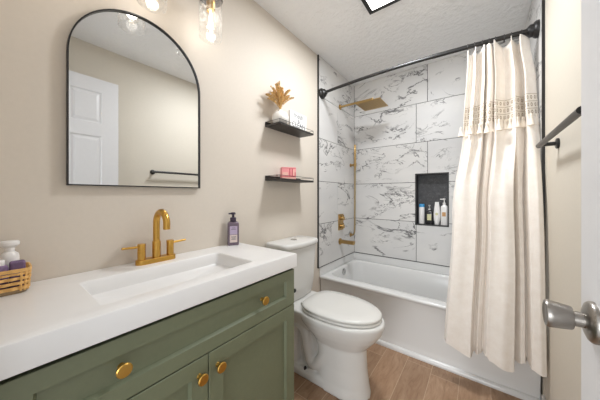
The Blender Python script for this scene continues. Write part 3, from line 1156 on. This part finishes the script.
def band(z0, z1, t, wave=0.0, ph=0.0, n=72):
    bm = bmesh.new()
    rings = []
    base = brect(1, 0)
    # resample
    per = []
    P = [Vector(p) for p in base] + [Vector(base[0])]
    L_ = [0]
    for a, b in zip(P, P[1:]):
        L_.append(L_[-1] + (b - a).length)
    def at(u):
        u = (u % 1) * L_[-1]
        for i in range(len(L_) - 1):
            if u <= L_[i + 1]:
                q = (u - L_[i]) / max(1e-9, L_[i + 1] - L_[i])
                return P[i].lerp(P[i + 1], q)
        return P[-1]
    for i in range(n):
        p = at(i / n)
        nr = Vector((p.x, p.y, 0)).normalized()
        w_ = wave * math.sin(PI * i * 12 / n * 2 + ph)
        def pt(z, o):
            sc2 = 0.90 + 0.10 * (z / 0.07)
            return Vector((p.x * sc2, p.y * sc2, z)) + nr * (o + w_)
        rings.append([pt(z0, -t), pt(z0, t), pt(z1, t), pt(z1, -t)])
    rings.append(rings[0])
    loft(bm, rings, False, False)
    bmesh.ops.remove_doubles(bm, verts=bm.verts, dist=1e-6)
    bmesh.ops.recalc_face_normals(bm, faces=bm.faces)
    return bm


for q, (z0, z1) in enumerate(((0.012, 0.022), (0.0275, 0.036), (0.0415, 0.050), (0.0555, 0.062))):
    obj('woven_strand', band(z0, z1, 0.0012, 0.0020, PI * q), 'wicker', bk)
obj('basket_rim', band(0.064, 0.074, 0.0024), 'wicker', bk)
ub = brect(0.95, 0)
for i in range(12):
    p = ub[(i * len(ub)) // 12]
    bm = bmesh.new()
    tube(bm, [(p[0] * .94, p[1] * .94, 0.008), (p[0] * 1.04, p[1] * 1.04, 0.070)], 0.0026, 8)
    obj('upright_stake', bm, 'wicker', bk, smooth=True)
wj = thing('cream_jar', 'white bottle with flared white cap standing in the rattan basket', 'bottle', (0.047, 0.038, CT + 0.0122))
bm = bmesh.new()
lathe(bm, [(0.017, 0), (0.020, 0.003), (0.020, 0.090), (0.0185, 0.099), (0.011, 0.106)], 22)
obj('bottle_body', bm, 'white_plastic', wj, smooth=True)
bm = bmesh.new()
lathe(bm, [(0.0105, 0.105), (0.0105, 0.118), (0.014, 0.121), (0.0205, 0.127), (0.021, 0.135), (0.018, 0.139), (0.0, 0.140)], 22, (0, 0, 0), 'z', True, False)
obj('cap', bm, 'white_plastic', wj, smooth=True)
sc2 = thing('lavender_bottle', 'short purple bottle with white lid tucked in the rattan basket', 'bottle', (0.088, 0.018, CT + 0.0122))
bm = bmesh.new()
lathe(bm, [(0.0150, 0), (0.017, 0.003), (0.017, 0.066), (0.014, 0.073), (0.009, 0.076)], 20)
obj('bottle_body', bm, 'purple_cloth', sc2, smooth=True)
bm = bmesh.new()
lathe(bm, [(0.0105, 0.075), (0.0105, 0.088), (0.009, 0.090)], 20)
obj('cap', bm, 'white_plastic', sc2, smooth=True)
sp_ = obj('purple_sachet', box(-0.010, 0.010, -0.016, 0.016, 0, 0.082), 'purple_cloth', bevel=0.006, seg=3)
sp_.location = (0.084, 0.052, CT + 0.0122)
tag(sp_, 'flat purple sachet standing at the right side of the rattan basket', 'sachet')

# ---------------------------------------------------------------- mirror and vanity light
mi = thing('wall_mirror', 'large arched mirror with thin black frame above the sink', 'mirror', (0, 0.4225, 1.227))
HW, SZ, AZ = 0.2535, 0.487, 0.258


def arch(m_, x):
    pts = [(x, -HW + m_, m_), (x, HW - m_, m_)]
    for i in range(41):
        a = PI * i / 40
        pts.append((x, (HW - m_) * math.cos(a), SZ + (AZ - m_) * math.sin(a)))
    return pts


bm = bmesh.new()
loft(bm, [arch(0.0, 0.001), arch(0.0, 0.022), arch(0.0045, 0.022), arch(0.0045, 0.012)], False, False)
bmesh.ops.recalc_face_normals(bm, faces=bm.faces)
obj('mirror_frame', bm, 'black', mi)
bm = bmesh.new()
loft(bm, [arch(0.004, 0.002), arch(0.004, 0.014)])
obj('mirror_glass', bm, 'mirror', mi)

LX, LZ = 0.128, 2.170
vl = thing('vanity_light', 'three-lamp vanity light with clear glass shades above the mirror', 'light fixture', (0, 0.405, LZ))
bm = box(0.0005, 0.022, -0.16, 0.16, 0.02, 0.14)
obj('back_plate', bm, 'black', vl, bevel=0.004)
bm = bmesh.new()
tube(bm, [(0.07, -0.33, 0.085), (0.07, 0.33, 0.085)], 0.010, 12)
for y in (-0.1, 0.1):
    tube(bm, [(0.015, y, 0.085), (0.07, y, 0.085)], 0.009, 12)
obj('cross_bar', bm, 'black', vl, smooth=True)
for y in (-0.265, 0.0, 0.265):
    bm = bmesh.new()
    tube(bm, bez((0.07, y, 0.085), (0.11, y, 0.085), (LX, y, 0.08), (LX, y, 0.02), 10), 0.008, 12)
    lathe(bm, [(0.020, 0.032), (0.022, 0.024), (0.057, 0.006), (0.057, 0.0), (0.052, 0.0)], 28, (LX, y, 0))
    cup = obj('shade_holder', bm, 'black', vl, smooth=True)
    bm = bmesh.new()
    lathe(bm, [(0.0545, 0.0), (0.0545, -0.196), (0.0515, -0.196), (0.0515, -0.001)], 36, (LX, y, 0), 'z', False, False)
    bmesh.ops.recalc_face_normals(bm, faces=bm.faces)
    obj('glass_shade', bm, 'glass', vl, smooth=True)
    bm = bmesh.new()
    lathe(bm, [(0.021, 0.0), (0.021, -0.050), (0.018, -0.054), (0.0175, -0.062)], 22, (LX, y, 0))
    obj('socket', bm, 'brass', cup, smooth=True)
    bm = bmesh.new()
    lathe(bm, [(0.0135, -0.060), (0.0145, -0.072), (0.022, -0.098), (0.029, -0.124), (0.030, -0.138), (0.025, -0.156), (0.014, -0.168), (0.003, -0.171)], 24, (LX, y, 0))
    bu = obj('bulb', bm, 'bulb_glass', vl, smooth=True)
    bm = bmesh.new()
    for k_ in range(4):
        a = PI / 2 * k_ + 0.4
        tube(bm, [(LX + 0.004 * math.cos(a), y + 0.004 * math.sin(a), -0.075), (LX + 0.013 * math.cos(a), y + 0.013 * math.sin(a), -0.145)], 0.0022, 6)
    tube(bm, [(LX, y, -0.062), (LX, y, -0.150)], 0.004, 8)
    obj('filament', bm, 'filament', bu)
    add_light('vanity_bulb_light', 'POINT', (LX, 0.405 + y, LZ - 0.125), BULB_W, (1.0, 0.97, 0.94), 0.024)

# ceiling light panel
cl = thing('ceiling_light', 'square black-framed light panel on the ceiling', 'ceiling light', (0.74, 1.47, H))
bm = bmesh.new()
o_, i_ = 0.162, 0.136
for a in ((-o_, o_, -o_, -i_), (-o_, o_, i_, o_), (-o_, -i_, -i_, i_), (i_, o_, -i_, i_)):
    bx(bm, a[0], a[1], a[2], a[3], -0.022, 0)
obj('light_frame', bm, 'black', cl)
obj('diffuser', box(-i_, i_, -i_, i_, -0.018, -0.004), 'diffuser', cl)

# ---------------------------------------------------------------- shelves and what stands on them
def shelf(label, z, group):
    t = thing('wall_shelf', label, 'shelf', (0.0, 1.37, z), 0, group)
    obj('shelf_board', box(0.001, 0.140, -0.200, 0.200, -0.014, 0.0), 'blackwood', t, bevel=0.0015)
    obj('back_rail', box(0.001, 0.010, -0.200, 0.200, 0.0, 0.022), 'blackwood', t, bevel=0.001)
    bm = bmesh.new()
    tube(bm, [(0.010, -0.197, 0.020), (0.137, -0.197, 0.020), (0.137, 0.197, 0.020), (0.010, 0.197, 0.020)], 0.0016, 8)
    for y in (-0.197, 0.197):
        tube(bm, [(0.137, y, -0.002), (0.137, y, 0.020)], 0.0018, 8)
    obj('guard_rail', bm, 'black', t, smooth=True)
    return t


S1, S2 = 1.682, 1.306
shelf('upper black wall shelf holding a vase of dried grass and a sign', S1, 'black shelves beside the tiled alcove')
shelf('lower black wall shelf holding one pink carton', S2, 'black shelves beside the tiled alcove')

vs_ = thing('round_vase', 'round white vase on the upper black shelf', 'vase', (0.072, 1.250, S1))
bm = bmesh.new()
pr = [(0.024, 0.0)]
for i in range(1, 15):
    a = -PI / 2 + PI * (0.12 + 0.78 * i / 14)
    pr.append((0.060 * math.cos(a), 0.050 + 0.053 * math.sin(a)))
pr += [(0.017, 0.104), (0.018, 0.110), (0.014, 0.109), (0.012, 0.092)]
lathe(bm, pr, 32)
obj('vase_body', bm, 'vase', vs_, smooth=True, auto=60)

df = thing('dried_grass', 'bunch of golden dried grass standing in the round white vase', 'dried flowers', (0.072, 1.250, S1 + 0.094))
rnd = random.Random(3)
for i in range(40):
    az = rnd.uniform(0, 2 * PI)
    tilt = rnd.uniform(0.05, 0.85)
    ln = rnd.uniform(0.13, 0.21) * (1 - 0.25 * tilt)
    ox = max(-0.045, math.cos(az) * math.sin(tilt) * ln)
    tip = Vector((ox, math.sin(az) * math.sin(tilt) * ln * 1.3, math.cos(tilt) * ln))
    p1 = Vector((0, 0, 0.0)); p2 = Vector((0, 0, ln * 0.45)); p3 = tip * 0.8 + Vector((0, 0, 0.02))
    path = [Vector(q) for q in bez(p1, p2, p3, tip, 14)]
    bm = bmesh.new()
    tube(bm, path, 0.0012, 5)
    # feathery plume: short flat spikelets around the upper part
    for k_ in range(5, 15):
        c_ = path[k_]
        for r in range(9):
            a = rnd.uniform(0, 2 * PI)
            l_ = 0.021 * (1.0 - 0.55 * abs(k_ - 9) / 6)
            d_ = Vector((math.cos(a) * 0.75, math.sin(a) * 0.75, 0.9)).normalized() * l_
            q = c_ + d_
            q.x = max(q.x, -0.066)
            sd = d_.cross(Vector((0, 0, 1))).normalized() * 0.0030
            md_ = c_.lerp(q, .5)
            vv = [bm.verts.new(t_) for t_ in (c_, md_ + sd, q, md_ - sd)]
            bm.faces.new(vv)
    obj('grass_plume', bm, 'dry', df)

sg_ = thing('word_sign', 'white block sign with grey lettering beside the vase on the upper shelf', 'sign', (0.080, 1.440, S1))
obj('sign_board', box(-0.010, 0.010, -0.100, 0.100, 0, 0.138), 'sign_white', sg_, bevel=0.002)
for body, z, sz in (('fresh', 0.110, 0.056), ('&', 0.074, 0.040), ('CLEAN', 0.040, 0.052)):
    text_part('lettering', body, sz, 'text_grey', sg_, (0.0106, 0.0, z), (PI / 2, 0, PI / 2))

pc = thing('pink_carton', 'small pink printed carton on the lower black shelf', 'box', (0.072, 1.330, S2), -0.62)
obj('carton_body', box(-0.020, 0.040, -0.052, 0.052, 0, 0.086), 'pink', pc, bevel=0.0015)
bm = bmesh.new()
bx(bm, 0.040, 0.0406, -0.050, 0.050, 0.003, 0.014)
obj('pale_base_band', bm, 'pink_light', pc)
for q in ((-0.050, 0.050, 0.016, 0.020), (-0.050, 0.050, 0.078, 0.081), (0.002, 0.009, 0.024, 0.076), (0.020, 0.027, 0.024, 0.076), (0.042, 0.048, 0.024, 0.050)):
    obj('print_stripe', box(0.040, 0.0406, *q), 'pink_dark', pc)
for q in ((0.030, 0.040, 0.030, 0.070), (-0.048, -0.008, 0.028, 0.050)):
    obj('print_panel', box(0.040, 0.0406, *q), 'pink_light', pc)

# ---------------------------------------------------------------- towel bar on the right wall
tw = thing('towel_bar', 'black towel bar on the cream wall beside the open door', 'towel bar', (W, 1.27, 1.425))
bm = bmesh.new()
tube(bm, [(-0.060, -0.285, 0), (-0.060, 0.315, 0)], 0.0110, 18)
obj('bar', bm, 'black', tw, smooth=True)
for y in (-0.265, 0.285):
    bm = bmesh.new()
    lathe(bm, [(0.0235, -0.0005), (0.0235, -0.008), (0.020, -0.010), (0.009, -0.011), (0.009, -0.060)], 22, (0, y, 0), 'x')
    bmesh.ops.recalc_face_normals(bm, faces=bm.faces)
    obj('wall_post', bm, 'black', tw, smooth=True)

# ---------------------------------------------------------------- toilet
TC = 1.352
to = thing('toilet', 'white two-piece toilet with closed lid between vanity and bathtub', 'toilet', (0, TC, 0))
bm = bmesh.new()


def drect(x0, x1, hw, z, r, bul):
    """tank outline with a bowed front"""
    pts = rrect(x0, x1, -hw, hw, r, z, 6)
    out = []
    for x, y, zz in pts:
        f_ = (x - x0) / (x1 - x0)
        out.append((x + bul * max(0, f_) * (1 - (y / hw) ** 2), y, zz))
    return out


def dense(ring, n=64):
    P = [Vector(p) for p in ring] + [Vector(ring[0])]
    L_ = [0]
    for a, b in zip(P, P[1:]):
        L_.append(L_[-1] + (b - a).length)
    out = []
    for k_ in range(n):
        u = L_[-1] * k_ / n
        for i in range(len(L_) - 1):
            if u <= L_[i + 1] + 1e-9:
                q = (u - L_[i]) / max(1e-9, L_[i + 1] - L_[i])
                out.append(P[i].lerp(P[i + 1], q))
                break
    return out


def tank_ring(x0, x1, hw, z, r, bul):
    out = []
    for p in dense(rrect(x0, x1, -hw, hw, r, z, 6), 72):
        f_ = (p.x - x0) / (x1 - x0)
        out.append((p.x + bul * f_ * (1 - (p.y / hw) ** 2), p.y, z))
    return out


loft(bm, [tank_ring(0.035, 0.165, 0.150, 0.454, 0.03, 0.015), tank_ring(0.025, 0.172, 0.163, 0.474, 0.032, 0.02),
          tank_ring(0.018, 0.180, 0.172, 0.55, 0.032, 0.024), tank_ring(0.014, 0.190, 0.186, 0.828, 0.032, 0.028)])
obj('tank', bm, 'ceramic', to, smooth=True, auto=50)
bm = bmesh.new()
loft(bm, [tank_ring(0.010, 0.196, 0.196, 0.826, 0.026, 0.030), tank_ring(0.008, 0.200, 0.200, 0.832, 0.028, 0.032), tank_ring(0.008, 0.200, 0.200, 0.852, 0.028, 0.032),
          tank_ring(0.011, 0.196, 0.196, 0.861, 0.027, 0.031), tank_ring(0.020, 0.186, 0.185, 0.8645, 0.024, 0.029)])
obj('tank_lid', bm, 'ceramic', to, smooth=True, auto=60)
bm = bmesh.new()
lathe(bm, [(0.024, 0.863), (0.024, 0.867), (0.021, 0.869), (0.0, 0.869)], 24, (0.112, 0.0, 0), 'z', True, False)
obj('flush_button', bm, 'chrome', to, smooth=True)
bm = bmesh.new()
lathe(bm, [(0.010, 0.0), (0.013, 0.004), (0.013, 0.016), (0.009, 0.020)], 16, (0.186, -0.100, 0.545), 'x')
o_ = obj('tank_stud', bm, 'rubber', to, smooth=True)
# bowl, deck, pedestal, foot and trapway: one ceramic casting
bm = bmesh.new()
n_ = 48
loft(bm, [egg(0.34, 0.640, 0.085, 0.22, n_, 2.2, 0, .5), egg(0.32, 0.655, 0.100, 0.27, n_, 2.2, 0, .5), egg(0.30, 0.690, 0.128, 0.31, n_, 2.2, 0, .53), egg(0.27, 0.725, 0.155, 0.35, n_, 2.2, 0, .56),
          egg(0.245, 0.752, 0.175, 0.39, n_, 2.3, 0, .58), egg(0.235, 0.763, 0.187, 0.42, n_, 2.4, 0, .58), egg(0.232, 0.767, 0.190, 0.436, n_, 2.4, 0, .58),
          egg(0.232, 0.766, 0.189, 0.448, n_, 2.4, 0, .58), egg(0.238, 0.758, 0.182, 0.456, n_, 2.4, 0, .58)], True, True)
loft(bm, [dense(rrect(0.03, 0.36, -0.080, 0.080, 0.03, 0.30, 6), 48), dense(rrect(0.028, 0.36, -0.125, 0.125, 0.035, 0.37, 6), 48),
          dense(rrect(0.025, 0.36, -0.160, 0.160, 0.04, 0.425, 6), 48), dense(rrect(0.025, 0.36, -0.166, 0.166, 0.04, 0.445, 6), 48), dense(rrect(0.03, 0.36, -0.160, 0.160, 0.04, 0.4555, 6), 48)])
loft(bm, [egg(0.345, 0.685, 0.118, 0.0, n_, 2.4, 0, .52), egg(0.345, 0.684, 0.117, 0.02, n_, 2.4, 0, .52), egg(0.348, 0.676, 0.110, 0.06, n_, 2.4, 0, .52),
          egg(0.352, 0.664, 0.103, 0.15, n_, 2.4, 0, .52), egg(0.355, 0.658, 0.102, 0.28, n_, 2.4, 0, .52)], True, True)
loft(bm, [dense(rrect(0.10, 0.50, -0.112, 0.112, 0.06, 0.0, 6), 48), dense(rrect(0.10, 0.50, -0.112, 0.112, 0.06, 0.040, 6), 48), dense(rrect(0.110, 0.49, -0.100, 0.100, 0.055, 0.058, 6), 48)])
loft(bm, [dense(rrect(0.13, 0.42, -0.055, 0.055, 0.03, 0.03, 6), 48), dense(rrect(0.12, 0.42, -0.055, 0.055, 0.03, 0.36, 6), 48)])
for sg in (-1, 1):
    ctrl = [(0.47, 0.28), (0.41, 0.17), (0.36, 0.105), (0.315, 0.10), (0.290, 0.17), (0.270, 0.26), (0.235, 0.315), (0.190, 0.30), (0.172, 0.22), (0.180, 0.12), (0.190, 0.03)]
    pth = []
    for i in range(len(ctrl) - 1):
        p0, p1, p2, p3 = ctrl[max(0, i - 1)], ctrl[i], ctrl[i + 1], ctrl[min(len(ctrl) - 1, i + 2)]
        for q in range(5):
            t = q / 5
            f2 = lambda a0, a1, a2, a3: 0.5 * (2 * a1 + (a2 - a0) * t + (2 * a0 - 5 * a1 + 4 * a2 - a3) * t * t + (3 * a1 - a0 - 3 * a2 + a3) * t ** 3)
            pth.append((f2(p0[0], p1[0], p2[0], p3[0]), sg * 0.064, f2(p0[1], p1[1], p2[1], p3[1])))
    tube(bm, pth, 0.037, 16)
bmesh.ops.recalc_face_normals(bm, faces=bm.faces)
bo = obj('bowl', bm, 'ceramic', to, smooth=True, auto=0)
rm_ = bo.modifiers.new('remesh', 'REMESH')
rm_.mode = 'VOXEL'
rm_.voxel_size = 0.006
rm_.use_smooth_shade = True
sm_ = bo.modifiers.new('smooth', 'SMOOTH')
sm_.factor = 0.5
sm_.iterations = 4
for sg in (-1, 1):
    bm = bmesh.new()
    lathe(bm, [(0.010, 0.050), (0.010, 0.060), (0.006, 0.068), (0.003, 0.070)], 12, (0.285, sg * 0.096, 0))
    obj('floor_bolt', bm, 'rubber' if sg < 0 else 'ceramic', to, smooth=True)
bm = bmesh.new()
loft(bm, [egg(0.262, 0.742, 0.172, 0.4565, n_, 2.5, 0, .58), egg(0.258, 0.748, 0.179, 0.461, n_, 2.5, 0, .58), egg(0.258, 0.748, 0.179, 0.469, n_, 2.5, 0, .58), egg(0.262, 0.744, 0.175, 0.473, n_, 2.5, 0, .58)])
obj('seat', bm, 'seat_plastic', to, smooth=True, auto=60)
bm = bmesh.new()
loft(bm, [egg(0.262, 0.742, 0.172, 0.476, n_, 2.5, 0, .58), egg(0.258, 0.748, 0.179, 0.480, n_, 2.5, 0, .58), egg(0.258, 0.748, 0.179, 0.489, n_, 2.5, 0, .58),
          egg(0.264, 0.740, 0.172, 0.495, n_, 2.5, 0, .58), egg(0.32, 0.68, 0.12, 0.499, n_, 2.5, 0, .58)])
obj('seat_lid', bm, 'seat_plastic', to, smooth=True, auto=70)
for sg in (-1, 1):
    bm = bmesh.new()
    tube(bm, [(0.258, sg * 0.055, 0.468), (0.258, sg * 0.095, 0.468)], 0.012, 12)
    obj('seat_hinge', bm, 'seat_plastic', to, smooth=True)
